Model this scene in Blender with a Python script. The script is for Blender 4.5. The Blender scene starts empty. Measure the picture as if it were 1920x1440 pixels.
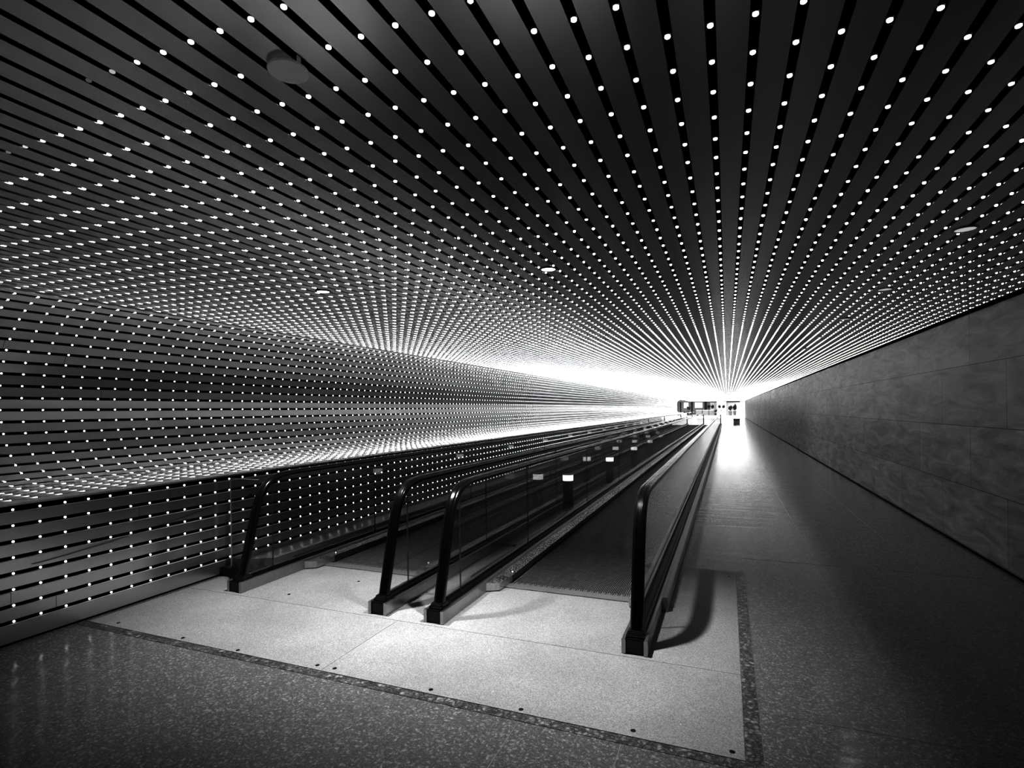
import bpy, bmesh, math, random
import numpy as np
from mathutils import Matrix, Vector
random.seed(7); rng = np.random.default_rng(7)
sc = bpy.context.scene
COL = sc.collection
H = 1.58
Y0, Y1, YW = -4.0, 86.0, 69.0            # length of the concourse
XR = 2.42                      # stone wall
ZC = 2.57                      # ceiling
PX, PY = 0.1073, 0.1585        # pitch of slats / of lights along a slot
SLOT, DEP = 0.027, 0.050

# ------------------------------------------------------------------ materials
def mat(name):
    m = bpy.data.materials.new(name); m.use_nodes = True
    nt = m.node_tree; nt.nodes.clear()
    out = nt.nodes.new('ShaderNodeOutputMaterial')
    return m, nt, out
def N(nt, t, **kw):
    n = nt.nodes.new(t)
    for k, v in kw.items():
        if k in n.inputs.keys() if isinstance(k, str) else False: n.inputs[k].default_value = v
        else: setattr(n, k, v)
    return n
def pbsdf(name, col, rough=.5, metal=0., spec=.5, bump=0., bscale=40., cvar=0., aniso=0.):
    m, nt, out = mat(name)
    b = nt.nodes.new('ShaderNodeBsdfPrincipled')
    b.inputs['Base Color'].default_value = (col, col, col, 1)
    b.inputs['Roughness'].default_value = rough; b.inputs['Metallic'].default_value = metal
    b.inputs['Specular IOR Level'].default_value = spec
    tc = nt.nodes.new('ShaderNodeTexCoord')
    if bump or cvar:
        no = nt.nodes.new('ShaderNodeTexNoise'); no.inputs['Scale'].default_value = bscale; no.inputs['Detail'].default_value = 4
        nt.links.new(tc.outputs['Object'], no.inputs['Vector'])
        if bump:
            bu = nt.nodes.new('ShaderNodeBump'); bu.inputs['Strength'].default_value = bump; bu.inputs['Distance'].default_value = .01
            nt.links.new(no.outputs['Fac'], bu.inputs['Height']); nt.links.new(bu.outputs['Normal'], b.inputs['Normal'])
        if cvar:
            mr = nt.nodes.new('ShaderNodeMapRange'); mr.inputs['To Min'].default_value = col*(1-cvar); mr.inputs['To Max'].default_value = col*(1+cvar)
            nt.links.new(no.outputs['Fac'], mr.inputs['Value']); nt.links.new(mr.outputs['Result'], b.inputs['Base Color'])
    nt.links.new(b.outputs[0], out.inputs['Surface'])
    return m
def emit(name, strength, attr=None, objcol=False):
    m, nt, out = mat(name)
    e = nt.nodes.new('ShaderNodeEmission'); e.inputs['Strength'].default_value = strength
    if attr or objcol:
        if attr:
            a = nt.nodes.new('ShaderNodeAttribute'); a.attribute_name = attr; src = a.outputs['Fac']
        else:
            a = nt.nodes.new('ShaderNodeObjectInfo'); sp = nt.nodes.new('ShaderNodeSeparateColor')
            nt.links.new(a.outputs['Color'], sp.inputs[0]); src = sp.outputs[0]
        mu = nt.nodes.new('ShaderNodeMath'); mu.operation = 'MULTIPLY'; mu.inputs[1].default_value = strength
        nt.links.new(src, mu.inputs[0]); nt.links.new(mu.outputs[0], e.inputs['Strength'])
    nt.links.new(e.outputs[0], out.inputs['Surface'])
    return m
LED_L = 11.0
M = {}
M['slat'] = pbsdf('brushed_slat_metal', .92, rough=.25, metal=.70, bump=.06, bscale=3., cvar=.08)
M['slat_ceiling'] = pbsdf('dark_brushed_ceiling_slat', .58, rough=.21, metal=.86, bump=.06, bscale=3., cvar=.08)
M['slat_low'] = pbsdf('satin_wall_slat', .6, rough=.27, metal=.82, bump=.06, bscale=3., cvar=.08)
M['lip'] = pbsdf('slat_lip_lit_edge', .95, rough=.5)  # near-white colour paints in the light along the slat edges
M['slot_side'] = pbsdf('bright_slot_side', .8, rough=.22, metal=1.)
M['slot'] = pbsdf('slot_black', .006, rough=.8, spec=.1)
M['housing'] = pbsdf('led_housing_metal', .12, rough=.3, metal=.9)
M['led'] = emit('led_white', LED_L, objcol=True)
M['led_far'] = emit('led_white_rows', LED_L, attr='glow')
M['steel'] = pbsdf('brushed_stainless', .42, rough=.3, metal=.95, bump=.05, bscale=30., cvar=.15)
M['steel_dark'] = pbsdf('dark_steel', .12, rough=.35, metal=.8, bump=.04, bscale=30.)
M['rubber'] = pbsdf('black_handrail_rubber', .008, rough=.2, spec=.9)
M['black'] = pbsdf('black_plastic', .008, rough=.4)
M['belt'] = pbsdf('black_pallet_metal', .42, rough=.42, metal=.5, bump=.05, bscale=15., cvar=.5)
M['belt_groove'] = pbsdf('belt_groove_black', .01, rough=.6)
M['side_metal'] = pbsdf('satin_side_metal', .5, rough=.34, metal=.55, bump=.1, bscale=8.)
M['barrier_edge'] = pbsdf('ground_glass_edge', .6, rough=.3)
M['comb'] = pbsdf('comb_plate_metal', .5, rough=.4, metal=.7, cvar=.2, bscale=60.)
M['plate'] = None
M['bollard'] = pbsdf('bollard_dark_metal', .07, rough=.32, metal=.3)
M['cap'] = emit('bollard_lamp', 2.6)
M['disc'] = pbsdf('grey_disc_added_glow', .85, rough=.6)
_b = next(n for n in M['disc'].node_tree.nodes if n.type == 'BSDF_PRINCIPLED'); _b.inputs['Emission Color'].default_value = (1, 1, 1, 1); _b.inputs['Emission Strength'].default_value = .09  # faint glow added so the unlit cover disc looks brighter
M['down'] = emit('downlight_lamp', 6.0)
M['down_dim'] = emit('downlight_lamp_soft', .6)
M['white'] = pbsdf('white_plaster', .85, rough=.6)
M['lobby_floor'] = pbsdf('pale_polished_stone', .8, rough=.25)
M['panel_grey'] = pbsdf('grey_panel', .22, rough=.6, cvar=.2, bscale=2.)
M['panel_dark'] = pbsdf('dark_panel', .02, rough=.6)
M['counter'] = pbsdf('grey_counter', .25, rough=.6, cvar=.25, bscale=3.)
M['leaf'] = pbsdf('dark_leaf', .03, rough=.6)
M['lobby_glow'] = emit('added_ceiling_glow', 3.5)
M['screw'] = pbsdf('dark_screw', .03, rough=.4, metal=.8)

def plate_material():
    m, nt, out = mat('fine_grained_landing_plate')
    b = nt.nodes.new('ShaderNodeBsdfPrincipled'); b.inputs['Roughness'].default_value = .5; b.inputs['Specular IOR Level'].default_value = .35
    tc = nt.nodes.new('ShaderNodeTexCoord')
    n1 = nt.nodes.new('ShaderNodeTexNoise'); n1.inputs['Scale'].default_value = 170; n1.inputs['Detail'].default_value = 3
    n2 = nt.nodes.new('ShaderNodeTexNoise'); n2.inputs['Scale'].default_value = 2.2; n2.inputs['Detail'].default_value = 5
    v = nt.nodes.new('ShaderNodeTexVoronoi'); v.inputs['Scale'].default_value = 9
    for x in (n1, n2, v): nt.links.new(tc.outputs['Object'], x.inputs['Vector'])
    r1 = nt.nodes.new('ShaderNodeMapRange'); r1.inputs['From Min'].default_value = .3; r1.inputs['From Max'].default_value = .7; r1.inputs['To Min'].default_value = .26; r1.inputs['To Max'].default_value = .56
    nt.links.new(n1.outputs['Fac'], r1.inputs['Value'])
    r2 = nt.nodes.new('ShaderNodeMapRange'); r2.inputs['From Min'].default_value = .3; r2.inputs['From Max'].default_value = .65; r2.inputs['To Min'].default_value = .88; r2.inputs['To Max'].default_value = 1.04
    nt.links.new(n2.outputs['Fac'], r2.inputs['Value'])
    mu = nt.nodes.new('ShaderNodeMath'); mu.operation = 'MULTIPLY'
    nt.links.new(r1.outputs[0], mu.inputs[0]); nt.links.new(r2.outputs[0], mu.inputs[1])
    lt = nt.nodes.new('ShaderNodeMath'); lt.operation = 'LESS_THAN'; lt.inputs[1].default_value = .035
    nt.links.new(v.outputs['Distance'], lt.inputs[0])
    ad = nt.nodes.new('ShaderNodeMath'); ad.operation = 'MULTIPLY_ADD'; ad.inputs[1].default_value = .4
    nt.links.new(lt.outputs[0], ad.inputs[0]); nt.links.new(mu.outputs[0], ad.inputs[2])
    nt.links.new(ad.outputs[0], b.inputs['Base Color'])
    bu = nt.nodes.new('ShaderNodeBump'); bu.inputs['Strength'].default_value = .12; bu.inputs['Distance'].default_value = .003
    nt.links.new(n1.outputs['Fac'], bu.inputs['Height']); nt.links.new(bu.outputs[0], b.inputs['Normal'])
    nt.links.new(b.outputs[0], out.inputs['Surface'])
    return m
M['plate'] = plate_material()

def terrazzo(name, lo, hi, scale, rough, chipbias=.5):
    m, nt, out = mat(name)
    b = nt.nodes.new('ShaderNodeBsdfPrincipled'); b.inputs['Roughness'].default_value = rough; b.inputs['Specular IOR Level'].default_value = .5
    tc = nt.nodes.new('ShaderNodeTexCoord')
    no = nt.nodes.new('ShaderNodeTexNoise'); no.inputs['Scale'].default_value = 18; no.inputs['Detail'].default_value = 2
    nt.links.new(tc.outputs['Object'], no.inputs['Vector'])
    mx = nt.nodes.new('ShaderNodeMix'); mx.data_type = 'VECTOR'; mx.inputs[0].default_value = .05
    nt.links.new(tc.outputs['Object'], mx.inputs[4]); nt.links.new(no.outputs['Color'], mx.inputs[5])
    vals = []
    for s, w in ((scale, 1.), (scale*2.4, .7)):
        v = nt.nodes.new('ShaderNodeTexVoronoi'); v.inputs['Scale'].default_value = s
        nt.links.new(mx.outputs[1], v.inputs['Vector'])
        sp = nt.nodes.new('ShaderNodeSeparateColor'); nt.links.new(v.outputs['Color'], sp.inputs[0])
        pw = nt.nodes.new('ShaderNodeMath'); pw.operation = 'POWER'; pw.inputs[1].default_value = 1.3
        nt.links.new(sp.outputs[0], pw.inputs[0])
        d = nt.nodes.new('ShaderNodeMapRange'); d.inputs['From Min'].default_value = .25; d.inputs['From Max'].default_value = .6; d.inputs['To Min'].default_value = 1; d.inputs['To Max'].default_value = .15
        nt.links.new(v.outputs['Distance'], d.inputs['Value'])
        mu = nt.nodes.new('ShaderNodeMath'); mu.operation = 'MULTIPLY'; nt.links.new(pw.outputs[0], mu.inputs[0]); nt.links.new(d.outputs[0], mu.inputs[1])
        m2 = nt.nodes.new('ShaderNodeMath'); m2.operation = 'MULTIPLY'; m2.inputs[1].default_value = w; nt.links.new(mu.outputs[0], m2.inputs[0])
        vals.append(m2)
    mxm = nt.nodes.new('ShaderNodeMath'); mxm.operation = 'MAXIMUM'; nt.links.new(vals[0].outputs[0], mxm.inputs[0]); nt.links.new(vals[1].outputs[0], mxm.inputs[1])
    r = nt.nodes.new('ShaderNodeMapRange'); r.inputs['To Min'].default_value = lo; r.inputs['To Max'].default_value = hi
    nt.links.new(mxm.outputs[0], r.inputs['Value']); nt.links.new(r.outputs[0], b.inputs['Base Color'])
    # slight waviness of the polish
    w = nt.nodes.new('ShaderNodeTexNoise'); w.inputs['Scale'].default_value = 1.6; w.inputs['Detail'].default_value = 2
    mp = nt.nodes.new('ShaderNodeMapping'); mp.inputs['Scale'].default_value = (.4, 3.5, 1.)
    nt.links.new(tc.outputs['Object'], mp.inputs[0]); nt.links.new(mp.outputs[0], w.inputs['Vector'])
    bu = nt.nodes.new('ShaderNodeBump'); bu.inputs['Strength'].default_value = .4; bu.inputs['Distance'].default_value = .01
    nt.links.new(w.outputs['Fac'], bu.inputs['Height']); nt.links.new(bu.outputs[0], b.inputs['Normal'])
    nt.links.new(b.outputs[0], out.inputs['Surface'])
    return m
M['terrazzo'] = terrazzo('polished_terrazzo', .16, .50, 66, .15)
M['terrazzo_band'] = terrazzo('coarse_terrazzo_band', .04, .5, 42, .35)

def stone():
    m, nt, out = mat('stone_block_wall')
    b = nt.nodes.new('ShaderNodeBsdfPrincipled'); b.inputs['Roughness'].default_value = .42; b.inputs['Specular IOR Level'].default_value = .4
    tc = nt.nodes.new('ShaderNodeTexCoord')
    sx = nt.nodes.new('ShaderNodeSeparateXYZ'); nt.links.new(tc.outputs['Object'], sx.inputs[0])
    cx = nt.nodes.new('ShaderNodeCombineXYZ')
    a1 = nt.nodes.new('ShaderNodeMath'); a1.operation = 'ADD'; a1.inputs[1].default_value = -7.18 + 1.63*20
    a2 = nt.nodes.new('ShaderNodeMath'); a2.operation = 'ADD'; a2.inputs[1].default_value = -.69 + .658*3 - .658*.0
    nt.links.new(sx.outputs['Y'], a1.inputs[0]); nt.links.new(sx.outputs['Z'], a2.inputs[0])
    nt.links.new(a1.outputs[0], cx.inputs[0]); nt.links.new(a2.outputs[0], cx.inputs[1])
    br = nt.nodes.new('ShaderNodeTexBrick'); br.offset = .5; br.offset_frequency = 2; br.squash = 1
    for k, v in (('Scale', 1.), ('Mortar Size', .0035), ('Mortar Smooth', .2), ('Bias', 0.), ('Brick Width', 1.63), ('Row Height', .658)): br.inputs[k].default_value = v
    br.inputs['Color1'].default_value = (.68,)*3+(1,); br.inputs['Color2'].default_value = (.86,)*3+(1,); br.inputs['Mortar'].default_value = (.08,)*3+(1,)
    nt.links.new(cx.outputs[0], br.inputs['Vector'])
    mp = nt.nodes.new('ShaderNodeMapping'); mp.inputs['Scale'].default_value = (1, .9, 4.5); mp.inputs['Rotation'].default_value = (.28, 0, 0)
    nt.links.new(tc.outputs['Object'], mp.inputs[0])
    n1 = nt.nodes.new('ShaderNodeTexNoise'); n1.inputs['Scale'].default_value = 1.6; n1.inputs['Detail'].default_value = 8; n1.inputs['Roughness'].default_value = .62; n1.inputs['Distortion'].default_value = .8
    nt.links.new(mp.outputs[0], n1.inputs['Vector'])
    n2 = nt.nodes.new('ShaderNodeTexNoise'); n2.inputs['Scale'].default_value = 90; n2.inputs['Detail'].default_value = 3
    nt.links.new(tc.outputs['Object'], n2.inputs['Vector'])
    r1 = nt.nodes.new('ShaderNodeMapRange'); r1.inputs['From Min'].default_value = .3; r1.inputs['From Max'].default_value = .7; r1.inputs['To Min'].default_value = .5; r1.inputs['To Max'].default_value = 1.25
    nt.links.new(n1.outputs['Fac'], r1.inputs['Value'])
    r2 = nt.nodes.new('ShaderNodeMapRange'); r2.inputs['To Min'].default_value = .85; r2.inputs['To Max'].default_value = 1.15
    nt.links.new(n2.outputs['Fac'], r2.inputs['Value'])
    mu = nt.nodes.new('ShaderNodeMath'); mu.operation = 'MULTIPLY'; nt.links.new(r1.outputs[0], mu.inputs[0]); nt.links.new(r2.outputs[0], mu.inputs[1])
    mx = nt.nodes.new('ShaderNodeMix'); mx.data_type = 'RGBA'; mx.blend_type = 'MULTIPLY'; mx.inputs[0].default_value = 1
    nt.links.new(br.outputs['Color'], mx.inputs[6]); nt.links.new(mu.outputs[0], mx.inputs[7])
    nt.links.new(mx.outputs[2], b.inputs['Base Color'])
    bu = nt.nodes.new('ShaderNodeBump'); bu.inputs['Strength'].default_value = .2; bu.inputs['Distance'].default_value = .01
    nt.links.new(n1.outputs['Fac'], bu.inputs['Height']); nt.links.new(bu.outputs[0], b.inputs['Normal'])
    nt.links.new(b.outputs[0], out.inputs['Surface'])
    return m
M['stone'] = stone()

def glass():
    m, nt, out = mat('clear_glass_panel')
    t = nt.nodes.new('ShaderNodeBsdfTransparent'); t.inputs[0].default_value = (.93, .93, .93, 1)
    g = nt.nodes.new('ShaderNodeBsdfGlossy'); g.inputs['Roughness'].default_value = .015
    fr = nt.nodes.new('ShaderNodeFresnel'); fr.inputs['IOR'].default_value = 1.5
    mx = nt.nodes.new('ShaderNodeMixShader')
    ge = nt.nodes.new('ShaderNodeNewGeometry'); iv = nt.nodes.new('ShaderNodeMath'); iv.operation = 'SUBTRACT'; iv.inputs[0].default_value = 1
    nt.links.new(ge.outputs['Backfacing'], iv.inputs[1]); mf = nt.nodes.new('ShaderNodeMath'); mf.operation = 'MULTIPLY'
    m15 = nt.nodes.new('ShaderNodeMath'); m15.operation = 'MULTIPLY'; m15.inputs[1].default_value = 1.7; m15.use_clamp = True
    nt.links.new(fr.outputs[0], m15.inputs[0]); nt.links.new(m15.outputs[0], mf.inputs[0]); nt.links.new(iv.outputs[0], mf.inputs[1])
    nt.links.new(mf.outputs[0], mx.inputs[0]); nt.links.new(t.outputs[0], mx.inputs[1]); nt.links.new(g.outputs[0], mx.inputs[2])
    nt.links.new(mx.outputs[0], out.inputs['Surface'])
    return m
M['glass'] = glass()
M['glass_edge'] = pbsdf('glass_edge', .08, rough=.2)

# ------------------------------------------------------------------ mesh helpers
class MB:
    def __init__(s): s.v = []; s.f = []; s.mi = []
    def poly(s, pts, m=0):
        i = len(s.v); s.v += [tuple(p) for p in pts]; s.f.append(tuple(range(i, i+len(pts)))); s.mi.append(m)
    def box(s, x0, x1, y0, y1, z0, z1, m=0):
        i = len(s.v)
        s.v += [(x0,y0,z0),(x1,y0,z0),(x1,y1,z0),(x0,y1,z0),(x0,y0,z1),(x1,y0,z1),(x1,y1,z1),(x0,y1,z1)]
        for q in ((0,3,2,1),(4,5,6,7),(0,1,5,4),(1,2,6,5),(2,3,7,6),(3,0,4,7)): s.f.append(tuple(i+k for k in q)); s.mi.append(m)
    def bbox(s, x0, x1, y0, y1, z0, z1, b=.004, m=0):
        """box with bevelled vertical and top edges"""
        bm = bmesh.new(); bmesh.ops.create_cube(bm, size=1)
        for v in bm.verts: v.co = Vector(((x0+x1)/2+v.co.x*(x1-x0), (y0+y1)/2+v.co.y*(y1-y0), (z0+z1)/2+v.co.z*(z1-z0)))
        bmesh.ops.bevel(bm, geom=bm.edges[:], offset=b, segments=2, affect='EDGES')
        s.addbm(bm, m)
    def addbm(s, bm, m=0):
        i = len(s.v); bm.verts.index_update()
        s.v += [tuple(v.co) for v in bm.verts]
        for f in bm.faces: s.f.append(tuple(i+v.index for v in f.verts)); s.mi.append(m)
        bm.free()
    def prism(s, prof, a0, a1, axis='y', m=0):
        """closed 2D profile extruded along an axis. axis y: prof=(x,z); axis x: prof=(y,z)"""
        n = len(prof); i = len(s.v)
        for a in (a0, a1):
            for p, q in prof: s.v.append((p, a, q) if axis == 'y' else (a, p, q))
        for k in range(n):
            s.f.append((i+k, i+(k+1)%n, i+n+(k+1)%n, i+n+k)); s.mi.append(m)
        s.f.append(tuple(i+k for k in range(n))[::-1]); s.mi.append(m)
        s.f.append(tuple(i+n+k for k in range(n))); s.mi.append(m)
    def lathe(s, prof, c=(0,0,0), seg=20, m=0):
        i = len(s.v); n = len(prof)
        for r, z in prof:
            for k in range(seg):
                a = 2*math.pi*k/seg; s.v.append((c[0]+r*math.cos(a), c[1]+r*math.sin(a), c[2]+z))
        for j in range(n-1):
            for k in range(seg):
                s.f.append((i+j*seg+k, i+j*seg+(k+1)%seg, i+(j+1)*seg+(k+1)%seg, i+(j+1)*seg+k)); s.mi.append(m)
        s.f.append(tuple(i+k for k in range(seg))[::-1]); s.mi.append(m)
        s.f.append(tuple(i+(n-1)*seg+k for k in range(seg))); s.mi.append(m)
    def mesh(s, name, mats, smooth=False):
        me = bpy.data.meshes.new(name); me.from_pydata(s.v, [], s.f)
        for m in mats: me.materials.append(m)
        if len(mats) > 1: me.polygons.foreach_set('material_index', s.mi)
        bm = bmesh.new(); bm.from_mesh(me); bmesh.ops.recalc_face_normals(bm, faces=bm.faces); bm.to_mesh(me); bm.free()
        if smooth:
            me.polygons.foreach_set('use_smooth', [True]*len(me.polygons))
            me.set_sharp_from_angle(angle=math.radians(35))
        me.update(); return me
    def obj(s, name, mats, parent=None, smooth=False, loc=None):
        if not isinstance(mats, (list, tuple)): mats = [mats]
        return link(name, s.mesh(name, mats, smooth), parent, loc)
def link(name, data, parent=None, loc=None):
    o = bpy.data.objects.new(name, data); COL.objects.link(o)
    if parent is not None: o.parent = parent
    if loc is not None: o.location = loc
    return o
def tag(o, label, cat, group=None, kind=None):
    o['label'] = label; o['category'] = cat
    if group: o['group'] = group
    if kind: o['kind'] = kind
    return o
def struct(o): o['kind'] = 'structure'; return o
def empty(name, loc, label, cat, group=None):
    o = bpy.data.objects.new(name, None); COL.objects.link(o); o.location = loc; o.empty_display_size = .1
    return tag(o, label, cat, group)

# ------------------------------------------------------------------ camera (solved from the photo's vanishing points)
f_px, yaw, roll, cy = 1006.57, 0.381156, -0.012027, 768.864
c, s = math.cos(yaw), math.sin(yaw)
fwd = Vector((-s, c, 0)); r0 = Vector((c, s, 0)); u0 = Vector((0, 0, 1))
cr, sr = math.cos(roll), math.sin(roll)
right = r0*cr + u0*sr; up = u0*cr - r0*sr
cam_d = bpy.data.cameras.new('camera'); cam = bpy.data.objects.new('camera', cam_d); COL.objects.link(cam)
cam.matrix_world = Matrix(((right.x, up.x, -fwd.x, 0), (right.y, up.y, -fwd.y, 0), (right.z, up.z, -fwd.z, H), (0, 0, 0, 1)))
cam_d.sensor_width = 36; cam_d.sensor_fit = 'HORIZONTAL'; cam_d.lens = 36*f_px/1920; cam_d.shift_y = (cy-720)/1920
cam_d.clip_start = .05; cam_d.clip_end = 400
sc.camera = cam

# ------------------------------------------------------------------ slatted ceiling, curved wall, low wall
class Rows: pass
def slat_surface(mb, pts, nrm, ya, yb, first=None, last=None, seams=True, open_last=False):
    """slats between consecutive light rows; pts/nrm are 2D (x,z). first/last: plain end points of the surface."""
    def seg(a, na, b, nb, joints, side=True):
        ys = [ya] + joints + [yb]
        for y0, y1 in zip(ys[:-1], ys[1:]):
            g0 = .0015 if y0 != ya else 0; g1 = .0015 if y1 != yb else 0
            sec = [(a[0]-na[0]*DEP, a[1]-na[1]*DEP), a, b, (b[0]-nb[0]*DEP, b[1]-nb[1]*DEP)]
            for p, q in list(zip(sec[:-1], sec[1:]))[:3 if side else 2]:
                mb.poly([(p[0], y0+g0, p[1]), (q[0], y0+g0, q[1]), (q[0], y1-g1, q[1]), (p[0], y1-g1, p[1])], 0 if p == a and q == b else 2)
    def shift(p, q, d):
        L = math.hypot(q[0]-p[0], q[1]-p[1]); return (p[0]+(q[0]-p[0])/L*d, p[1]+(q[1]-p[1])/L*d)
    n = len(pts)
    for i in range(n-1):
        o = random.uniform(0, 4.8); js = [y for y in np.arange(ya+o+.5, yb-.5, 4.8)] if seams else []
        seg(shift(pts[i], pts[i+1], SLOT/2), nrm[i], shift(pts[i+1], pts[i], SLOT/2), nrm[i+1], [float(y) for y in js])
    if first: seg(first, nrm[0], shift(pts[0], first, SLOT/2), nrm[0], [])
    if last: seg(shift(pts[-1], last, SLOT/2), nrm[-1], last, nrm[-1], [], not open_last)
    chain = ([first] if first else []) + list(pts) + ([last] if last else [])
    cn = ([nrm[0]] if first else []) + list(nrm) + ([nrm[-1]] if last else [])
    for i in range(len(chain)-(2 if open_last else 1)):
        a = (chain[i][0]-cn[i][0]*(DEP-.002), chain[i][1]-cn[i][1]*(DEP-.002)); b = (chain[i+1][0]-cn[i+1][0]*(DEP-.002), chain[i+1][1]-cn[i+1][1]*(DEP-.002))
        mb.poly([(a[0], ya, a[1]), (b[0], ya, b[1]), (b[0], yb, b[1]), (a[0], yb, a[1])], 1)

leds = []   # (x, z, nx, nz, yphase, tag)
ceil_pts = [(-.0295+PX*k, ZC) for k in range(22, -48, -1)]
ceil_n = [(0, -1)]*len(ceil_pts)
mb = MB(); slat_surface(mb, ceil_pts, ceil_n, Y0, Y1, first=(XR-.045, ZC), last=(-5.135, ZC), seams=False)
struct(mb.obj('ceiling', [M['slat_ceiling'], M['slot'], M['slot_side']]))
for p, n in zip(ceil_pts, ceil_n): leds.append((p[0], p[1], n[0], n[1], .405*PY, 'c'))

arc = [(-5.229,2.600),(-5.332,2.570),(-5.430,2.527),(-5.522,2.471),(-5.606,2.404),(-5.681,2.328),(-5.747,2.244),(-5.803,2.152),(-5.848,2.055),(-5.882,1.953),(-5.904,1.848),(-5.913,1.741),(-5.909,1.634),(-5.892,1.528),(-5.861,1.426),(-5.816,1.328),(-5.757,1.239),(-5.686,1.159),(-5.601,1.093),(-5.507,1.042),(-5.405,1.011),(-5.298,.995)]
arc += [(-5.19+PX*k, .985-.002*k) for k in range(0, 5)]
arc_n = []
for i in range(len(arc)):
    a = arc[max(i-1, 0)]; b = arc[min(i+1, len(arc)-1)]; L = math.hypot(b[0]-a[0], b[1]-a[1])
    t = ((b[0]-a[0])/L, (b[1]-a[1])/L); arc_n.append((-t[1], t[0]))
mb = MB(); slat_surface(mb, arc, arc_n, Y0, YW, first=(-5.135, 2.607), last=(-4.6, .972), open_last=True)
mb.poly([(-5.135, Y0, 2.607), (-5.135, Y0, 2.56), (-5.135, YW, 2.56), (-5.135, YW, 2.607)], 0)
mb.poly([(-4.6, Y0, .972), (-4.6, YW, .972), (-4.6, YW, .958), (-4.6, Y0, .958)], 0)
mb.poly([(-4.6, Y0, .958), (-4.6, YW, .958), (-4.66, YW, .958), (-4.66, Y0, .958)], 0)
struct(mb.obj('wall_left', [M['slat'], M['slot'], M['slot_side']]))
for p, n in zip(arc, arc_n): leds.append((p[0], p[1], n[0], n[1], .02*PY, 'w'))

low = [(-4.6, .931-.1105*k) for k in range(8)]; low_n = [(1, 0)]*8
mb = MB(); slat_surface(mb, low, low_n, Y0, YW, last=(-4.6, .018))
mb.box(-4.66, -4.62, Y0, YW, 0, .02, 1); mb.box(-4.67, -4.649, Y0, YW, .90, .957, 1)
for x, z in low: mb.box(-4.604, -4.5985, Y0, YW, z-SLOT/2-.004, z-SLOT/2+.0005, 3)
struct(mb.obj('wall_left_lower', [M['slat_low'], M['slot'], M['slot_side'], M['lip']]))
for p, n in zip(low, low_n): leds.append((p[0], p[1], n[0], n[1], .647*PY, 'l'))

# right stone wall with black strips painting the shade of top and base gaps
mb = MB(); mb.poly([(XR, Y0, .02), (XR, Y1+6, .02), (XR, Y1+6, ZC-.02), (XR, Y0, ZC-.02)])
struct(mb.obj('wall_right', M['stone']))
mb = MB(); mb.box(XR-.035, XR+.05, Y0, Y1, ZC-.015, ZC+.05); mb.box(XR-.006, XR+.05, Y0, Y1+6, 0, .022)
struct(mb.obj('trim_1', M['slot']))

# ------------------------------------------------------------------ floor
mb = MB(); mb.poly([(-4.66, Y0, 0), (XR+.05, Y0, 0), (XR+.05, Y1, 0), (-4.66, Y1, 0)])
struct(mb.obj('floor', M['terrazzo']))
mb = MB()   # coarse band around the landing plates
mb.box(.061, .135, 2.6005, 5.6, 0, .002); mb.box(-4.6, .135, 2.535, 2.600, 0, .002)
struct(mb.obj('trim_2', M['terrazzo_band']))
mb = MB()   # thin metal dividing strips in the terrazzo
for x, ya, yb in ((-2.31, Y0, 2.53), (-1.0, Y0, 2.53), (-.482, Y0, 2.53), (.137, Y0, 5.6), (.815, Y0, 60.), (-3.6, Y0, 2.53), (1.7, Y0, 60.)):
    mb.box(x-.0017, x+.0017, ya, yb, 0, .0012)
for y in (3.05, 6.1, 9.2): mb.box(.14, XR, y-.0015, y+.0015, 0, .0012)
struct(mb.obj('trim_3', pbsdf('dull_divider_strip', .33, rough=.45, metal=.4)))

# ------------------------------------------------------------------ landing plates
def landing_plate(name, rects, label, screws):
    root = empty(name, ((rects[0][0]+rects[0][1])/2, (rects[0][2]+rects[0][3])/2, 0), label, 'floor plate')
    lx, ly = root.location.x, root.location.y
    mb = MB()
    for x0, x1, y0, y1 in rects: mb.box(x0-lx, x1-lx, y0-ly, y1-ly, .0005, .003)
    mb.obj('plate', M['plate'], root)
    for x, y in screws:
        q = MB(); q.lathe([(.013, .0025), (.013, .0042), (.009, .005), (.004, .0035)], (x-lx, y-ly, 0), 14); q.obj('screw', M['screw'], root, True)
landing_plate('landing_plate', [(-4.56, -2.3265, 2.604, 3.43)], 'pale speckled metal floor plate in front of the walkway beside the slatted wall', [(-4.3, 2.66), (-3.575, 2.64), (-3.042, 2.632), (-2.39, 2.65)])
landing_plate('landing_plate', [(-2.3235, .057, 2.604, 3.43)], 'pale speckled metal floor plate in front of the walkway with the wide black belt', [(-2.26, 2.655), (-1.574, 2.643), (-1.025, 2.635), (-.445, 2.654), (.004, 2.65)])
landing_plate('landing_plate', [(-4.56, -.40, 3.4335, 4.40), (-.3995, .057, 3.4335, 5.555), (-2.62, -1.96, 4.40, 5.75)], 'pale speckled metal floor plate under the newels, running up to both comb plates', [(-3.55, 3.6), (.0, 5.4), (-3.2, 4.1)])

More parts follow.
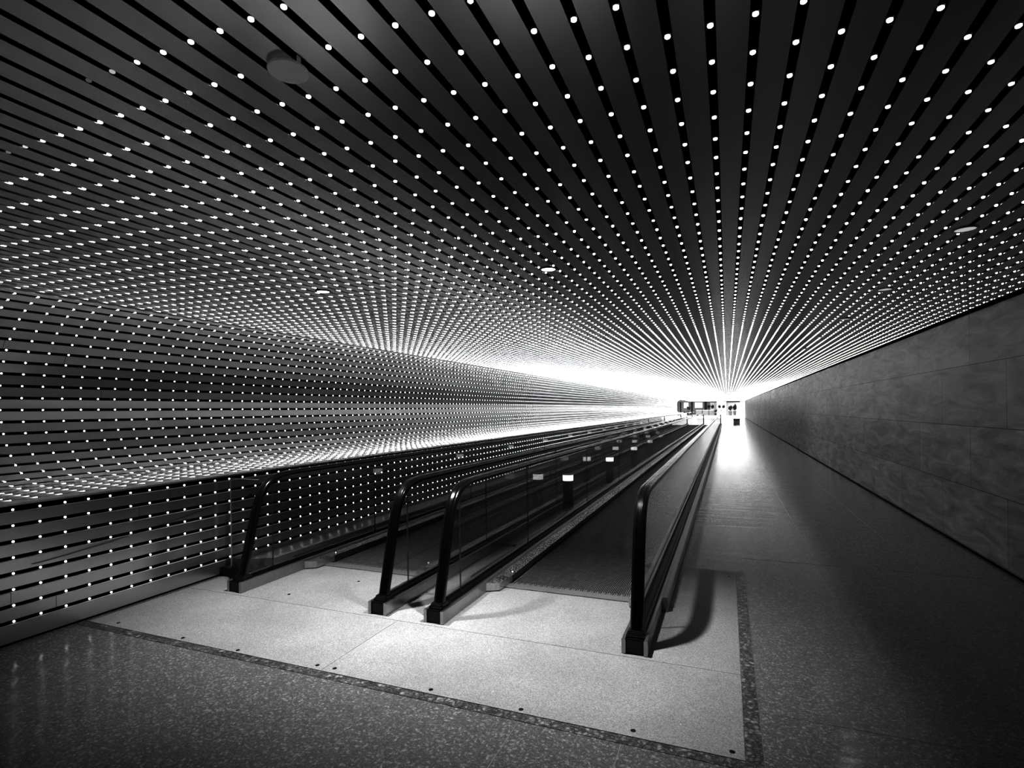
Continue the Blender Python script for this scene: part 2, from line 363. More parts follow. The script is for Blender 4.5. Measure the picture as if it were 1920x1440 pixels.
# ------------------------------------------------------------------ moving walkways
YA, YB = 3.472, 53.0
half = [(3.555,.105),(3.583,.215),(3.615,.33),(3.660,.50),(3.703,.655),(3.728,.735),(3.756,.805),(3.790,.860),(3.833,.907),(3.885,.942),(3.945,.966),(4.02,.981),(4.11,.988),(4.3,.990)]
path = half + [(YA+YB-y, z) for y, z in reversed(half)]
def handrail_mesh():
    mb = MB()
    sec = [(-.030,-.022),(-.0415,-.020),(-.0435,-.006),(-.040,.010),(-.031,.0195),(-.017,.0225),(-.0145,.0195),(-.012,.0228),(.012,.0228),(.0145,.0195),(.017,.0225),(.031,.0195),(.040,.010),(.0435,-.006),(.0415,-.020),(.030,-.022)]
    n = len(sec); P = path
    for i, (y, z) in enumerate(P):
        a = P[max(i-1, 0)]; b = P[min(i+1, len(P)-1)]; L = math.hypot(b[0]-a[0], b[1]-a[1]); t = ((b[0]-a[0])/L, (b[1]-a[1])/L); nn = (-t[1], t[0])
        for u, v in sec: mb.v.append((u, y+nn[0]*v, z+nn[1]*v))
    for i in range(len(P)-1):
        for k in range(n): mb.f.append((i*n+k, i*n+(k+1)%n, (i+1)*n+(k+1)%n, (i+1)*n+k)); mb.mi.append(0)
    mb.f.append(tuple(range(n))); mb.f.append(tuple(range((len(P)-1)*n, len(P)*n))[::-1]); mb.mi += [0, 0]
    return mb.mesh('handrail', [M['rubber']], True)
HR = handrail_mesh()
seams = [3.912, 5.515] + [5.515+2.68*k for k in range(1, 18)]
seams = [y for y in seams if y < YA+YB-3.912-.8] + [YA+YB-3.912]
def glass_meshes():
    out = []
    lo = .088
    first = [(3.60, lo)] + [(y+.012, z-.006) for y, z in half if y < 3.88 and z > .12] + [(3.912-.002, .940), (3.912-.002, lo)]
    polys = [first] + [[(a+.002, lo), (a+.002, .940 if a < 4 else .978), (min(a+.2, b), .978), (b-.002, .978), (b-.002, lo)] for a, b in zip(seams[:-1], seams[1:])]
    polys += [[(YA+YB-y, z) for y, z in first]]
    for pl in polys:
        mb = MB(); n = len(pl); i = 0
        for x in (-.006, .006):
            mb.v += [(x, y, z) for y, z in pl]
        mb.f.append(tuple(range(n))[::-1]); mb.mi.append(0); mb.f.append(tuple(range(n, 2*n))); mb.mi.append(0)
        for k in range(n): mb.f.append((k, (k+1)%n, n+(k+1)%n, n+k)); mb.mi.append(1)
        out.append(mb.mesh('glass_panel', [M['glass'], M['glass_edge']]))
    return out
GL = glass_meshes()
def walkway(cx, xl, xr, label, extras):
    """xl / xr: centre lines of the two balustrades."""
    root = empty('moving_walkway', (cx, YA, 0), label, 'moving walkway')
    x0, x1 = xl+.215-cx, xr-.205-cx      # belt edges, local
    o = -YA
    # belt: real grooves along the run
    mb = MB(); nr = 72; w = (x1-x0)/nr; ya, yb = 4.50+o, YB-1.03+o
    for k in range(nr):
        a = x0+k*w
        mb.poly([(a, ya, .0045), (a+w*.45, ya, .0045), (a+w*.45, yb, .0045), (a, yb, .0045)])
        mb.poly([(a+w*.45, ya, .0045), (a+w*.5, ya, .011), (a+w*.5, yb, .011), (a+w*.45, yb, .0045)])
        mb.poly([(a+w*.5, ya, .011), (a+w*.95, ya, .011), (a+w*.95, yb, .011), (a+w*.5, yb, .011)], 1)
        mb.poly([(a+w*.95, ya, .011), (a+w, ya, .0045), (a+w, yb, .0045), (a+w*.95, yb, .011)])
    b = mb.obj('belt', [M['belt_groove'], M['belt']], root); b['label'] = 'black grooved belt'
    for y0, sgn in ((4.405+o, 1), (YB-.935+o, -1)):
        mb = MB(); prof = [(y0, .0045), (y0, .010), (y0+sgn*.02, .014), (y0+sgn*.095, .014), (y0+sgn*.10, .010), (y0+sgn*.10, .0045)]
        mb.prism(prof, x0-.02, x1+.02, axis='x')
        for k in range(52):
            a = x0+(k+.5)*(x1-x0)/52; mb.box(a-.003, a+.003, min(y0+sgn*.1, y0+sgn*.14), max(y0+sgn*.1, y0+sgn*.14), .0045, .0125)
        mb.obj('comb_plate', M['comb'], root)
    for xc, inner in ((xl-cx, 1), (xr-cx, -1)):
        bal = bpy.data.objects.new('balustrade', None); COL.objects.link(bal); bal.parent = root; bal.location = (xc, 0, 0); bal.empty_display_size = .1
        h = link('handrail', HR, bal, (0, o, 0))
        for g in GL: link('glass_panel', g, bal, (0, o, 0))
        L0, L1 = YA+o, YB+o
        mb = MB()      # base: two stainless side rails and a dark grooved channel between them
        for sx in (-1, 1):
            prof = [(sx*.083, .0045), (sx*.083, .096), (sx*.080, .100), (sx*.060, .100), (sx*.057, .096), (sx*.057, .0045)]
            mb.prism(prof, L0, L1, m=0)
        mb.prism([(-.057, .0045), (-.057, .070), (-.040, .070), (-.036, .080), (-.012, .080), (-.012, .088), (.012, .088), (.012, .080), (.036, .080), (.040, .070), (.057, .070), (.057, .0045)], L0+.012, L1-.012, m=1)
        mb.obj('base', [M['steel'], M['black']], bal)
        for yy in (L0, L1-.135):
            mb = MB(); mb.bbox(-.0565, .0565, yy+.006, yy+.13, .01, .097, .008); mb.obj('newel_foot', M['black'], bal)
        for yy in ((3.555+o), (YA+YB-3.555+o)):
            mb = MB(); mb.bbox(-.060, .060, yy-.05, yy+.075, .096, .118, .007); mb.bbox(-.052, .052, yy-.035, yy+.055, .112, .135, .007); mb.obj('rubber_boot', M['rubber'], bal)
        # inner deck with a wedge nose
        e0 = .083*inner; e1 = (.205 if inner > 0 else .195)*inner
        mb = MB(); ny = 4.235+o; fy = L1-(ny-L0)
        def deck(pts_low, top):
            pass
        plan = [(e0, ny), (e1*.9, ny+.06), (e1, ny+.30), (e1, fy-.30), (e1*.9, fy-.06), (e0, fy)]
        if inner < 0: plan = plan[::-1]
        n = len(plan); i = len(mb.v)
        zt = [.074 if abs(x-e0) > .01 else .082 for x, y in plan]
        mb.v += [(x, y, .012) for x, y in plan] + [(x, y, t) for (x, y), t in zip(plan, zt)]
        mb.f.append(tuple(i+k for k in range(n))[::-1]); mb.mi.append(1); mb.f.append(tuple(i+n+k for k in range(n))); mb.mi.append(0)
        for k in range(n):
            a, c2 = plan[k], plan[(k+1)%n]
            dark = abs(a[0]-e1) < .001 and abs(c2[0]-e1) < .001
            mb.f.append((i+k, i+(k+1)%n, i+n+(k+1)%n, i+n+k)); mb.mi.append(1 if dark else 0)
        # small bright cross bar and two screw slots near the nose
        xa, xb = sorted((e0*1.35, e1*.93)); mb.box(xa, xb, ny+.235, ny+.262, .079, .084, 0)
        for q in (.45, .7): xx = e0+(e1-e0)*q; mb.box(xx-.008, xx+.008, ny+.17, ny+.19, .078, .081, 2)
        mb.obj('inner_deck', [M['deck'], M['steel_dark'], M['black']], bal)
        # small rounded inlet cap beside the comb
        q = MB(); q.lathe([(.012, 0), (.016, .006), (.016, .022), (.010, .030)], (e1*.96, ny+.33, .075), 12); q.obj('inlet_cap', M['steel'], bal, True)
        # outer cladding strip
        ex0, ex1 = extras[inner]
        mb = MB(); a, c2 = sorted((-inner*ex0, -inner*ex1)); mb.bbox(a, c2, 4.29+o, L1-.8, .0045, .112, .006); mb.obj('outer_cladding', M['steel'], bal)
    return root
def deck_mat():
    return pbsdf('scuffed_deck_metal', .55, rough=.24, metal=.92, bump=.2, bscale=55., cvar=.4)
M['deck'] = deck_mat()
walkway(-3.295, -4.05, -2.54, 'moving walkway nearest the slatted wall, pale comb plate at its entry', {1: (.084, .11), -1: (.084, .10)})
walkway(-1.303, -2.04, -.567, 'moving walkway beside the open corridor floor, wide dark grooved belt', {1: (.084, .10), -1: (.084, .125)})

# metal decking between the wall and the first balustrade, and between the two walkways
mb = MB(); mb.prism([(-4.598, .006), (-4.598, .10), (-4.56, .10), (-4.18, .155), (-4.164, .15), (-4.164, .006)], 4.02, YB-.5)
tag(mb.obj('side_deck', M['side_metal']), 'long sheet-metal decking strip between the slatted wall and the first glass balustrade', 'decking')
mb = MB(); mb.bbox(-2.437, -2.143, 5.76, YB-.5, .0045, .03, .005)
tag(mb.obj('centre_deck', M['steel_dark']), 'long narrow metal decking between the two walkways carrying the lit bollards', 'decking')

# ------------------------------------------------------------------ bollards
def bollard():
    r = tag(link('light_bollard', None), '', 'light')
    b = MB(); b.lathe([(.092, 0), (.092, .012), (.082, .016), (.080, .455)], seg=28); b.obj('post', M['bollard'], r, True)
    b = MB(); b.lathe([(.081, .455), (.081, .538), (.076, .545)], seg=28); p = b.obj('lamp', M['cap'], r, True); p['label'] = 'glowing white band'
    b = MB(); b.lathe([(.083, .543), (.083, .552), (.070, .557)], seg=28); b.obj('lid', M['bollard_lid'], r, True)
    return r
M['bollard_lid'] = pbsdf('bollard_lid', .35, rough=.3, metal=.8)
bp = bollard()
def copy_tree(o, parent=None):
    c2 = o.copy(); COL.objects.link(c2); c2.parent = parent
    for ch in list(o.children): copy_tree(ch, c2)
    return c2
ordn = ['nearest', 'second', 'third', 'fourth', 'fifth', 'sixth', 'seventh', 'eighth', 'ninth', 'tenth', 'eleventh', 'twelfth', 'thirteenth', 'fourteenth']
for k in range(14):
    o = bp if k == 0 else copy_tree(bp)
    o.location = (-2.29, 8.0+3.17*k, .03)
    o['label'] = 'short dark bollard with glowing top between the walkways, %s along the row' % ordn[k]
    o['group'] = 'lit bollards between the walkways'

# ------------------------------------------------------------------ glass barrier beside the first newel
g = empty('glass_barrier', (-4.35, 3.8, 0), 'clear glass barrier on a black plinth between the slatted wall and first newel', 'barrier')
mb = MB(); mb.bbox(-.245, .205, -.02, .16, .006, .088, .006); mb.obj('plinth', M['black'], g)
mb = MB(); mb.box(-.15, .205, .03, .042, .085, .945); mb.obj('glass_pane', M['glass'], g)
mb = MB(); mb.box(-.15, .205, .028, .044, .945, .949); mb.obj('top_edge', M['barrier_edge'], g)
mb = MB(); mb.box(-.153, -.15, .028, .044, .086, .949); mb.obj('side_edge', M['barrier_edge'], g)
for z in (.80, .59, .35):
    b = MB(); bm = bmesh.new(); bmesh.ops.create_cone(bm, cap_ends=True, segments=22, radius1=.026, radius2=.022, depth=.02, matrix=Matrix.Translation((.135, .018, z)) @ Matrix.Rotation(math.pi/2, 4, 'X')); b.addbm(bm)
    b.obj('clamp_disc', M['black'], g, True)
# thin dark tube along the low wall
def tube(pts, r, seg=8):
    mb = MB(); n = len(pts)
    for i, p in enumerate(pts):
        p = Vector(p); t = (Vector(pts[min(i+1, n-1)])-Vector(pts[max(i-1, 0)])).normalized(); a = t.cross(Vector((0, 0, 1))).normalized(); b = t.cross(a)
        for k in range(seg):
            q = 2*math.pi*k/seg; mb.v.append(tuple(p+a*r*math.cos(q)+b*r*math.sin(q)))
    for i in range(n-1):
        for k in range(seg): mb.f.append((i*seg+k, i*seg+(k+1)%seg, (i+1)*seg+(k+1)%seg, (i+1)*seg+k)); mb.mi.append(0)
    mb.f.append(tuple(range(seg))[::-1]); mb.f.append(tuple(range((n-1)*seg, n*seg))); mb.mi += [0, 0]
    return mb
cp = [(-4.590, y, z) for y, z in ((2.27, .526), (2.40, .532), (2.51, .540), (2.78, .565), (3.05, .596), (3.40, .645), (3.60, .677), (3.785, .708))]
tag(tube(cp, .0022).obj('streak', M['black'], smooth=True), 'thin black cable stretched across the low slatted wall', 'streak')

# ------------------------------------------------------------------ round ceiling fittings
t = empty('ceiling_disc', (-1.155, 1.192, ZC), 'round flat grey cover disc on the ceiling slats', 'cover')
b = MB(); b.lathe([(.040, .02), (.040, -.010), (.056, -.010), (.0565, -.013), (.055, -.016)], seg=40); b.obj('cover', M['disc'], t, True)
def downlight(x, y, label, bright, group=None):
    t = empty('downlight', (x, y, ZC), label, 'light', group)
    b = MB()
    seg = 32
    prof = [(.062, -.001), (.062, -.005), (.052, -.006), (.050, .0), (.047, .045)]
    n = len(prof)
    for r, z in prof:
        for k in range(seg): a = 2*math.pi*k/seg; b.v.append((r*math.cos(a), r*math.sin(a), z))
    for j in range(n-1):
        for k in range(seg): b.f.append((j*seg+k, j*seg+(k+1)%seg, (j+1)*seg+(k+1)%seg, (j+1)*seg+k)); b.mi.append(0)
    b.obj('trim_ring', M['steel' if not bright else 'ring'], t, True)
    b = MB()
    z = -.003
    b.lathe([(.048, z), (.048, z+.004)], seg=32); b.obj('lamp_disc', M['down' if bright else 'down_dim'], t, True)
    return t
M['ring'] = pbsdf('dark_trim_ring', .05, rough=.4, metal=.8)
downlight(-1.159, 3.612, 'bright round downlight above the dark-belted walkway entry', True)
downlight(-3.06, 3.51, 'bright round downlight above the walkway entry near the slatted wall', True)
names = ['nearest', 'second nearest', 'third nearest', 'fourth nearest', 'fifth nearest', 'sixth nearest', 'seventh nearest', 'eighth nearest', 'ninth nearest', 'tenth nearest']
for k in range(10):
    downlight(1.257, 3.764+1.66*k, 'small recessed downlight over the open corridor, %s of its row' % names[k], False, 'recessed downlights over the corridor')

# ------------------------------------------------------------------ lights of the slots
CAM = np.array([0, 0, H])
Rm = np.array([list(right), list(up), list(fwd)])
P, Nn, G, T = [], [], [], []
for x, z, nx, nz, ph, tg in leds:
    ys = np.arange(math.ceil((Y0-ph)/PY)*PY+ph, Y1-.05, PY)
    if tg == 'w' or tg == 'l': ys = ys[(ys > 1.2) & (ys < YW-.1)]
    if tg == 'c': ys = ys[ys > -2.5]
    P.append(np.stack([np.full_like(ys, x), ys, np.full_like(ys, z)], 1)); Nn.append(np.tile([nx, 0, nz], (len(ys), 1))); T += [tg]*len(ys)
P = np.concatenate(P); Nn = np.concatenate(Nn); T = np.array(T)
keep = np.ones(len(P), bool)
for dx, dy, r in [(-1.155, 1.192, .058), (-1.159, 3.612, .065), (-3.06, 3.51, .065)] + [(1.257, 3.764+1.66*k, .065) for k in range(10)]:
    keep &= ~((T == 'c') & ((P[:, 0]-dx)**2+(P[:, 1]-dy)**2 < r*r))
P, Nn, T = P[keep], Nn[keep], T[keep]
D = P-CAM; dist = np.linalg.norm(D, axis=1); q = D @ Rm.T
px = 960+f_px*q[:, 0]/np.maximum(q[:, 2], .01); py = cy-f_px*q[:, 1]/np.maximum(q[:, 2], .01)
cosv = np.abs(np.sum(D*Nn, 1))/dist
area = np.where((q[:, 2] > .1) & (px > 4) & (px < 1916) & (py > 4) & (py < 1436), cosv/dist**2, 0)
# near-left ceiling lights dimmed, putting corner vignetting into their strength
fade = np.ones(len(P))
gfade = (P[:, 1]-1.0) + (np.minimum(P[:, 0], -.6)+1.3)*.2 + np.maximum(P[:, 0]+.6, 0)*5
fade = np.where(T == 'c', np.clip((gfade+.1)/.13, .0, 1)**2, 1.)
# strength ramp shaped for a vignette-like dark foreground and blown-out far end
ramp = np.where(T == 'c', np.interp(P[:, 1], [2, 6, 12, 30, 60], [.40, .85, 1.2, 1.3, 1.9]), np.interp(P[:, 1], [2, 6, 12, 30, 60], [.40, .85, 1.0, .6, .5]))
fade = fade*ramp*np.where((T == 'c'), 1-np.interp(P[:, 0], [-.3, 2.3], [0, .72])*np.interp(P[:, 1], [3, 8], [1, 0]), 1)  # near-right ceiling lights dimmed further to darken that corner
order = np.argsort(-area)[:300]
near = np.zeros(len(P), bool); near[order] = True
# one lamp: housing + lens
hb = MB(); hb.lathe([(.0094, -.047), (.0094, -.007), (.0075, -.0045)], seg=14); hm = hb.mesh('led_housing', [M['housing']], True)
lb = MB(); lb.lathe([(.0070, -.006), (.0076, -.004), (.0077, -.0005), (.0062, .001), (.0035, .0018)], seg=14); lm = lb.mesh('led_lens', [M['led']], True)
LAB = {'c': ('small round white light in a dark slot of the slatted ceiling, close overhead', 'ceiling slot lights close overhead'),
       'l': ('small round white light in a slot of the low slatted wall, near end', 'slot lights of the low wall near end'),
       'w': ('small round white light in a slot of the curved upper wall, near end', 'slot lights of the curved wall near end')}
for i in order:
    o = bpy.data.objects.new('slot_light', hm); COL.objects.link(o)
    n = Vector(Nn[i]); o.matrix_world = Matrix.Translation(Vector(P[i])) @ n.to_track_quat('Z', 'Y').to_matrix().to_4x4()
    tag(o, LAB[T[i]][0], 'light', LAB[T[i]][1])
    l = bpy.data.objects.new('lens', lm); COL.objects.link(l); l.parent = o; l.color = (fade[i], fade[i], fade[i], 1)
# the rest as one object: nearer ones round, the farther ones with fewer sides
V, F, GV = [], [], []
def ring(Pi, Ni, r, h, k, rot=0.):
    A = np.stack([np.zeros(len(Ni)), np.ones(len(Ni)), np.zeros(len(Ni))], 1); B = np.cross(Ni, A)
    return [Pi + Ni*h + A*(r*math.cos(2*math.pi*j/k+rot)) + B*(r*math.sin(2*math.pi*j/k+rot)) for j in range(k)]
base = 0
verts_all, faces_all, glow_all = [], [], []
for lo, hi, k in ((0, 11, 8), (11, 28, 6), (28, 200, 4)):
    sel = (~near) & (dist >= lo) & (dist < hi)
    Pi, Ni, gi = P[sel], Nn[sel], fade[sel]; n = len(Pi)
    rr = .0077
    rings = ring(Pi, Ni, rr, -.007, k) + ring(Pi, Ni, rr, -.001, k) + ring(Pi, Ni, rr*.6, .002, k)
    vv = np.stack(rings, 1)                       # n, 3k, 3
    verts_all.append(vv.reshape(-1, 3)); glow_all.append(np.repeat(gi, 3*k))
    off = base + np.arange(n)*3*k
    for a in range(2):
        for j in range(k):
            j2 = (j+1) % k
            faces_all.append(np.stack([off+a*k+j, off+a*k+j2, off+(a+1)*k+j2, off+(a+1)*k+j], 1).tolist())
    faces_all.append(np.stack([off+2*k+j for j in range(k)], 1).tolist())
    base += n*3*k
verts = np.concatenate(verts_all); faces = [tuple(f) for L in faces_all for f in L]
me = bpy.data.meshes.new('slot_light_rows'); me.from_pydata(verts.tolist(), [], faces); me.materials.append(M['led_far'])
at = me.attributes.new('glow', 'FLOAT', 'POINT'); at.data.foreach_set('value', np.concatenate(glow_all).astype(np.float32)); me.update()
o = link('slot_light_rows', me); tag(o, 'thousands of tiny white lights running away along every slot of ceiling and left wall', 'lights', kind='stuff')

# ------------------------------------------------------------------ the bright hall at the far end
LY = 122.0
mb = MB(); mb.poly([(-16, Y1, 0), (10, Y1, 0), (10, LY, 0), (-16, LY, 0)]); mb.poly([(-16, YW, 0), (-4.66, YW, 0), (-4.66, Y1, 0), (-16, Y1, 0)]); struct(mb.obj('floor_lobby', M['lobby_floor']))
mb = MB(); mb.poly([(-16, LY, 0), (10, LY, 0), (10, LY, 3.4), (-16, LY, 3.4)]); struct(mb.obj('wall_back', M['white']))
mb = MB(); mb.poly([(-16, YW, 0), (-16, LY, 0), (-16, LY, 3.4), (-16, YW, 3.4)]); mb.poly([(10, Y1, 0), (10, LY, 0), (10, LY, 3.4), (10, Y1, 3.4)])
mb.poly([(-16, YW, 0), (-4.62, YW, 0), (-4.62, YW, .9), (-6.05, YW, .9), (-6.05, YW, 3.4), (-16, YW, 3.4)]); mb.poly([(2.44, Y1+6, 0), (10, Y1+6, 0), (10, Y1+6, 3.4), (2.44, Y1+6, 3.4)])
struct(mb.obj('wall_lobby', M['white']))
mb = MB(); mb.box(-6.9, XR, Y1, Y1+.3, 2.52, 3.4); struct(mb.obj('beam', M['white']))
mb = MB(); mb.poly([(-16, YW, 3.4), (-5.1, YW, 3.4), (-5.1, Y1, 3.4), (10, Y1, 3.4), (10, LY, 3.4), (-16, LY, 3.4)]); mb.poly([(-5.1, YW, 2.5), (-5.1, Y1, 2.5), (-5.1, Y1, 3.4), (-5.1, YW, 3.4)]); mb.poly([(-6.2, YW, 2.55), (-5.1, YW, 2.55), (-5.1, YW, 3.4), (-6.2, YW, 3.4)]); struct(mb.obj('ceiling_lobby', M['white']))
k = 0
for y in (90, 98, 106, 114):
    for x in (-10, -5, 0, 5):
        t = empty('added_panel_light', (x, y, 3.39), 'large luminous ceiling panel added to light the hall beyond the concourse', 'light', 'added luminous panels in the far hall')
        mb = MB(); mb.box(-2.0, 2.0, -3.2, 3.2, -.03, 0.0); mb.obj('diffuser', M['lobby_glow'], t)  # glowing panels added to brighten the far end
mb = MB(); mb.bbox(-6.98, -6.66, 84.4, 84.8, 0, 3.38, .02); struct(mb.obj('pillar', M['white']))

def xz(px_, py_, y):   # a pixel on the plane y=const of the far hall
    d = fwd + right*((px_-960)/f_px) - up*((py_-cy)/f_px); tt = y/d.y
    return d.x*tt, H+d.z*tt
def block(name, x0, x1, z0, z1, y, depth, m, label, cat, bev=.03):
    r = empty(name, ((x0+x1)/2, y, 0), label, cat); return r
for i, (a, b2, mname, lab) in enumerate([(1273.8, 1277.4, 'panel_dark', 'black upright display panel at the left end of the far back wall'),
     (1277.6, 1295.4, 'panel_grey', 'grey display panel with a white picture, far back wall, left'),
     (1295.6, 1299.3, 'panel_dark', 'black upright display panel between two grey panels on the back wall'),
     (1299.5, 1320.6, 'panel_grey', 'grey display panel with a larger white picture, middle of the far wall'),
     (1320.8, 1325.2, 'panel_dark', 'black upright display panel behind the middle counter, far hall'),
     (1325.4, 1331.5, 'panel_grey', 'narrow grey display panel beside the last black panel, far hall')]):
    x0, _ = xz(a, 760, LY-.1); x1, _ = xz(b2, 760, LY-.1)
    r = empty('display_panel', ((x0+x1)/2, LY-.1, 0), lab, 'panel')
    mb = MB(); mb.bbox(-(x1-x0)/2, (x1-x0)/2, -.05, .05, 0.0, 2.9, .015); mb.obj('board', M[mname], r)
    if i in (1, 3):
        w = 1.0 if i == 1 else 1.6
        mb = MB(); mb.bbox(-w/2, w/2, -.075, -.052, 1.55, 2.78, .01); mb.obj('picture', M['picture'] if 'picture' in M else M['white'], r)
# dark top rails
for a, b2, lab in ((1331.8, 1343, 'thin black rail along the top of the far wall, left of the white pillar'), (1362.5, 1387.2, 'thin black rail along the top of the far wall, right of the white pillar')):
    x0, z0 = xz(a, 753.6, LY-.3); x1, _ = xz(b2, 753.6, LY-.3)
    mb = MB(); mb.bbox(x0, x1, LY-.35, LY-.25, z0-.08, z0+.1, .01); tag(mb.obj('top_rail', M['panel_dark']), lab, 'rail')
# counters
for a, b2, lab in ((1304.9, 1316.4, 'grey counter, leftmost of three in the far hall'), (1317.5, 1329.0, 'pale grey counter, middle of three in the far hall'), (1329.4, 1340.4, 'grey counter, rightmost of three in the far hall')):
    x0, _ = xz(a, 775, 119.); x1, _ = xz(b2, 775, 119.); w = x1-x0
    r = empty('counter', ((x0+x1)/2, 119., 0), lab, 'counter')
    mb = MB(); mb.bbox(-w/2+.03, w/2-.03, -.35, .35, .0, 1.02, .02); mb.obj('body', M['counter'], r)
    mb = MB(); mb.bbox(-w/2, w/2, -.4, .4, 1.02, 1.10, .02); mb.obj('top', M['white'], r)
# foliage
def leafy(root, zc, n, spread, hgt, size, mname='leaf', seed=0, name='foliage'):
    rr = random.Random(seed); mb = MB()
    for _ in range(n):
        a = rr.uniform(0, 2*math.pi); e = rr.uniform(.2, 1.4); L = size*rr.uniform(.6, 1.2)
        base_ = Vector((rr.uniform(-.3, .3)*spread, rr.uniform(-.3, .3)*spread, zc+rr.uniform(0, .3)*hgt))
        d = Vector((math.cos(a)*math.cos(e), math.sin(a)*math.cos(e), math.sin(e)))
        tip = base_ + d*L + Vector((0, 0, rr.uniform(0, .5)*hgt)); side = d.cross(Vector((0, 0, 1))).normalized()*L*.22; mid = (base_+tip)/2
        mb.poly([base_, mid+side, tip, mid-side])
    return mb.obj(name, M[mname], root)
def potted(px_, w, label, seed, y=117.5, hgt=1.1, potz=.85):
    x, _ = xz(px_, 770, y); r = empty('potted_plant', (x, y, 0), label, 'plant')
    mb = MB(); mb.lathe([(w*.36, 0), (w*.5, potz-.06), (w*.53, potz-.05), (w*.53, potz), (w*.46, potz), (w*.44, potz-.08)], seg=24); mb.obj('pot', M['pot'], r, True)
    mb = MB()
    for kx in (-.12, .02, .14): mb.box(kx*w-.015, kx*w+.015, -.015, .015, potz-.05, potz+.5)
    mb.obj('stem', M['leaf'], r)
    leafy(r, potz+.1, 46, w*1.2, hgt, .55, seed=seed)
M['bench'] = pbsdf('grey_bench_block', .75, rough=.6)
M['pot'] = pbsdf('grey_pot', .14, rough=.6)
potted(1369.5, .72, 'grey tapering pot with tall leafy plant in far hall, left of a pair', 3, y=115.6)
potted(1377.5, .60, 'grey tapering pot with tall leafy plant in far hall, right of a pair', 4, hgt=1.4)
def floor_plant(px_, label, seed, y, zc, n, size, hgt):
    x, _ = xz(px_, 770, y); r = empty('potted_plant', (x, y, 0), label, 'plant')
    mb = MB(); mb.lathe([(.16, 0), (.2, .3), (.22, .42), (.18, .42)], seg=20); mb.obj('pot', M['panel_dark'], r, True)
    mb = MB(); mb.box(-.02, .02, -.02, .02, .4, zc+.2); mb.obj('stem', M['leaf'], r)
    leafy(r, zc, n, .5, hgt, size, seed=seed)
floor_plant(1329.0, 'dark leafy plant rising behind the middle counter in the far hall', 11, 120.3, 1.5, 40, .45, .5)
floor_plant(1336.0, 'dark leafy plant rising behind the rightmost counter in the far hall', 12, 120.3, 1.4, 46, .5, .6)
floor_plant(1341.5, 'low dark plant between the rightmost counter and white kiosk', 13, 117.3, .6, 40, .45, .5)
# white kiosk with dark openings, two dark plants on it
x0, _ = xz(1345.5, 770, 118.); x1, _ = xz(1359.5, 770, 118.)
r = empty('kiosk', ((x0+x1)/2, 118., 0), 'white kiosk with three small black openings before the white pillar', 'kiosk')
w = x1-x0; mb = MB(); mb.bbox(-w/2, w/2, -.3, .3, 0, 1.3, .03); mb.obj('cabinet', M['white'], r)
for dx, z in ((-.52, .62), (0.0, 1.0), (.5, .62)):
    mb = MB(); mb.bbox(dx-.14, dx+.14, -.32, -.298, z-.07, z+.07, .01); mb.obj('opening', M['panel_dark'], r)
for px_, lab, sd in ((1349.0, 'dark upright plant on the white kiosk, left one', 21), (1356.5, 'dark spreading plant on the white kiosk, right one', 22)):
    x, _ = xz(px_, 765, 118.); r = empty('small_plant', (x, 118., 1.3), lab, 'plant')
    mb = MB(); mb.lathe([(.10, 0), (.13, .14), (.11, .14)], seg=16); mb.obj('pot', M['white'], r, True)
    leafy(r, .14, 60, .35, .5, .42, seed=sd)
mb = MB(); x0, _ = xz(1343.2, 760, LY-.6); x1, _ = xz(1362.0, 760, LY-.6); mb.bbox(x0, x1, LY-.9, LY-.4, 0, 3.38, .03); struct(mb.obj('pillar_back', M['white']))
# cafe tables and chairs at the left of the hall
def cafe_table(px_, y, label):
    x, _ = xz(px_, 775, y); r = empty('cafe_table', (x, y, 0), label, 'table')
    mb = MB(); mb.lathe([(.42, .70), (.45, .715), (.45, .735), (.43, .745)], seg=28); mb.obj('table_top', M['white'], r, True)
    mb = MB(); mb.lathe([(.035, .03), (.035, .70)], seg=14); mb.obj('pedestal', M['steel'], r, True)
    mb = MB(); mb.lathe([(.26, 0), (.26, .02), (.05, .04)], seg=24); mb.obj('foot', M['steel'], r, True)
def cafe_chair(px_, y, rz, m, label):
    x, _ = xz(px_, 775, y); r = empty('cafe_chair', (x, y, 0), label, 'chair'); r.rotation_euler.z = rz
    mb = MB(); mb.bbox(-.22, .22, -.22, .22, .43, .465, .015); mb.obj('seat', M[m], r)
    mb = MB(); mb.bbox(-.21, .21, .19, .225, .55, .90, .015); mb.obj('backrest', M[m], r)
    for sx in (-1, 1):
        for sy in (-1, 1):
            mb = MB(); mb.box(sx*.19-.014, sx*.19+.014, sy*.19-.014, sy*.19+.014, 0, .44 if sy < 0 else .9); mb.obj('leg', M[m], r)
cafe_table(1281., 108., 'white round cafe table at the left of the far hall'); cafe_table(1292., 106., 'white round cafe table nearest the grey counters'); cafe_table(1298., 112., 'white round cafe table beside the leftmost grey counter')
for px_, y, rz, m, lab in ((1277.5, 111., .4, 'panel_dark', 'dark cafe chair leftmost in the far hall'), (1284.5, 104.5, 2.6, 'panel_dark', 'dark cafe chair in front of the white tables'), (1289.5, 112., 0., 'panel_dark', 'dark cafe chair between the white tables'), (1296., 109., -.5, 'panel_dark', 'dark cafe chair right of the middle table'), (1301., 115., .2, 'panel_dark', 'dark cafe chair next to the leftmost counter')):
    cafe_chair(px_, y, rz, m, lab)
floor_plant(1291.2, 'dark bushy plant behind the white cafe tables', 31, 117., 1.15, 60, .55, .6)
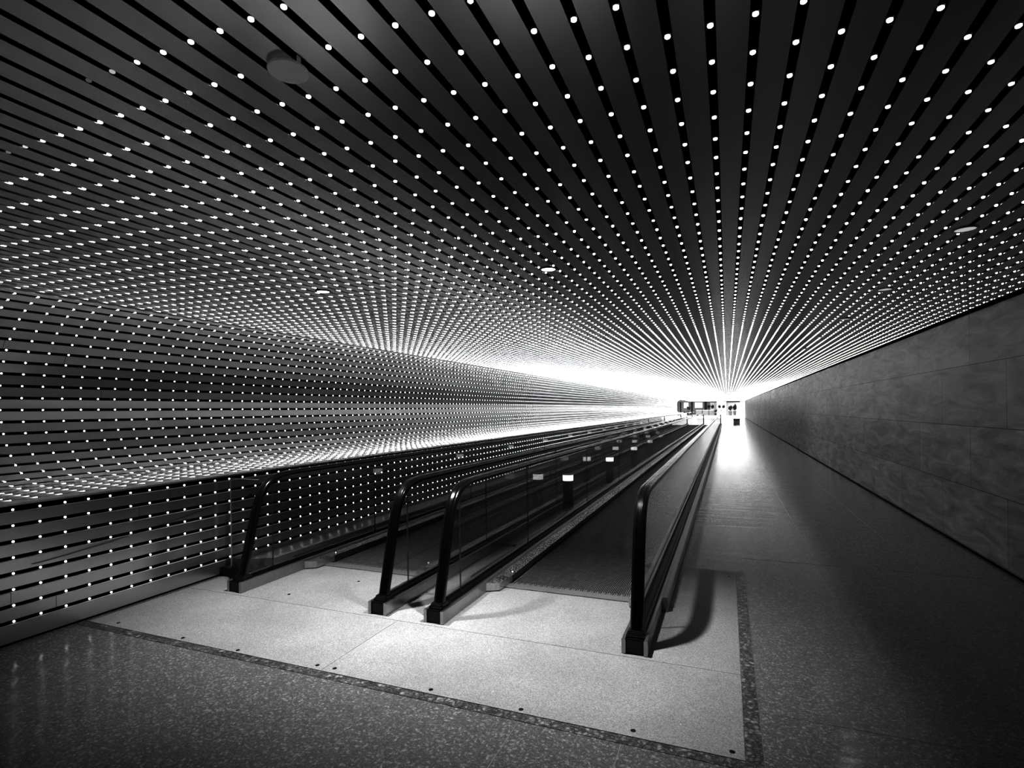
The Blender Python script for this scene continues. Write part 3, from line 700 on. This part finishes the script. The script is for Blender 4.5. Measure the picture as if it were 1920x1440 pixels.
# dark bench in the corridor
x0, _ = xz(1375.2, 790, 56.5); x1, _ = xz(1387.2, 790, 56.5); w = x1-x0
r = empty('bench', ((x0+x1)/2, 56.5, 0), 'low dark block bench standing on the floor far down the corridor', 'bench')
mb = MB(); mb.bbox(-w/2+.01, w/2-.01, -.2, .2, 0, .36, .01); mb.obj('body', M['bench'], r)
mb = MB(); mb.bbox(-w/2, w/2, -.22, .22, .36, .46, .015); mb.obj('seat', M['panel_dark'], r)

# ------------------------------------------------------------------ lamps
def spot(x, y, p, ang, blend, size=.045):
    d = bpy.data.lights.new('downlight_spot', 'SPOT'); d.energy = p; d.spot_size = math.radians(ang); d.spot_blend = blend; d.shadow_soft_size = size
    o = bpy.data.objects.new('downlight_spot', d); COL.objects.link(o); o.location = (x, y, ZC-.03); return o
spot(-1.159, 3.612, 390, 90, .9); spot(-3.06, 3.51, 390, 90, .9)
for k in range(1, 10): spot(1.257, 3.764+1.66*k, 7+2.2*k, 140, 1.0, .06)
def area(x, y, z, sx, sy, p, rot=(0, 0, 0)):
    d = bpy.data.lights.new('hall_fill_light', 'AREA'); d.shape = 'RECTANGLE'; d.size = sx; d.size_y = sy; d.energy = p
    o = bpy.data.objects.new('hall_fill_light', d); COL.objects.link(o); o.location = (x, y, z); o.rotation_euler = rot; return o
area(-3, 104, 3.3, 20, 30, 2200)  # unseen area lamp added to brighten the far hall

w = bpy.data.worlds.new('world'); sc.world = w; w.use_nodes = True
w.node_tree.nodes['Background'].inputs[0].default_value = (0, 0, 0, 1); w.node_tree.nodes['Background'].inputs[1].default_value = 0

sc.view_settings.view_transform = 'Standard'; sc.view_settings.look = 'None'; sc.view_settings.exposure = 0; sc.view_settings.gamma = .60
sc.cycles.use_denoising = True
sc.cycles.max_bounces = 7; sc.cycles.diffuse_bounces = 3; sc.cycles.glossy_bounces = 4; sc.cycles.transparent_max_bounces = 24
sc.cycles.sample_clamp_indirect = 6; sc.cycles.caustics_reflective = False; sc.cycles.caustics_refractive = False
sc.cycles.use_light_tree = True
sc.cycles.use_adaptive_sampling = True; sc.cycles.adaptive_threshold = .025; sc.cycles.adaptive_min_samples = 12
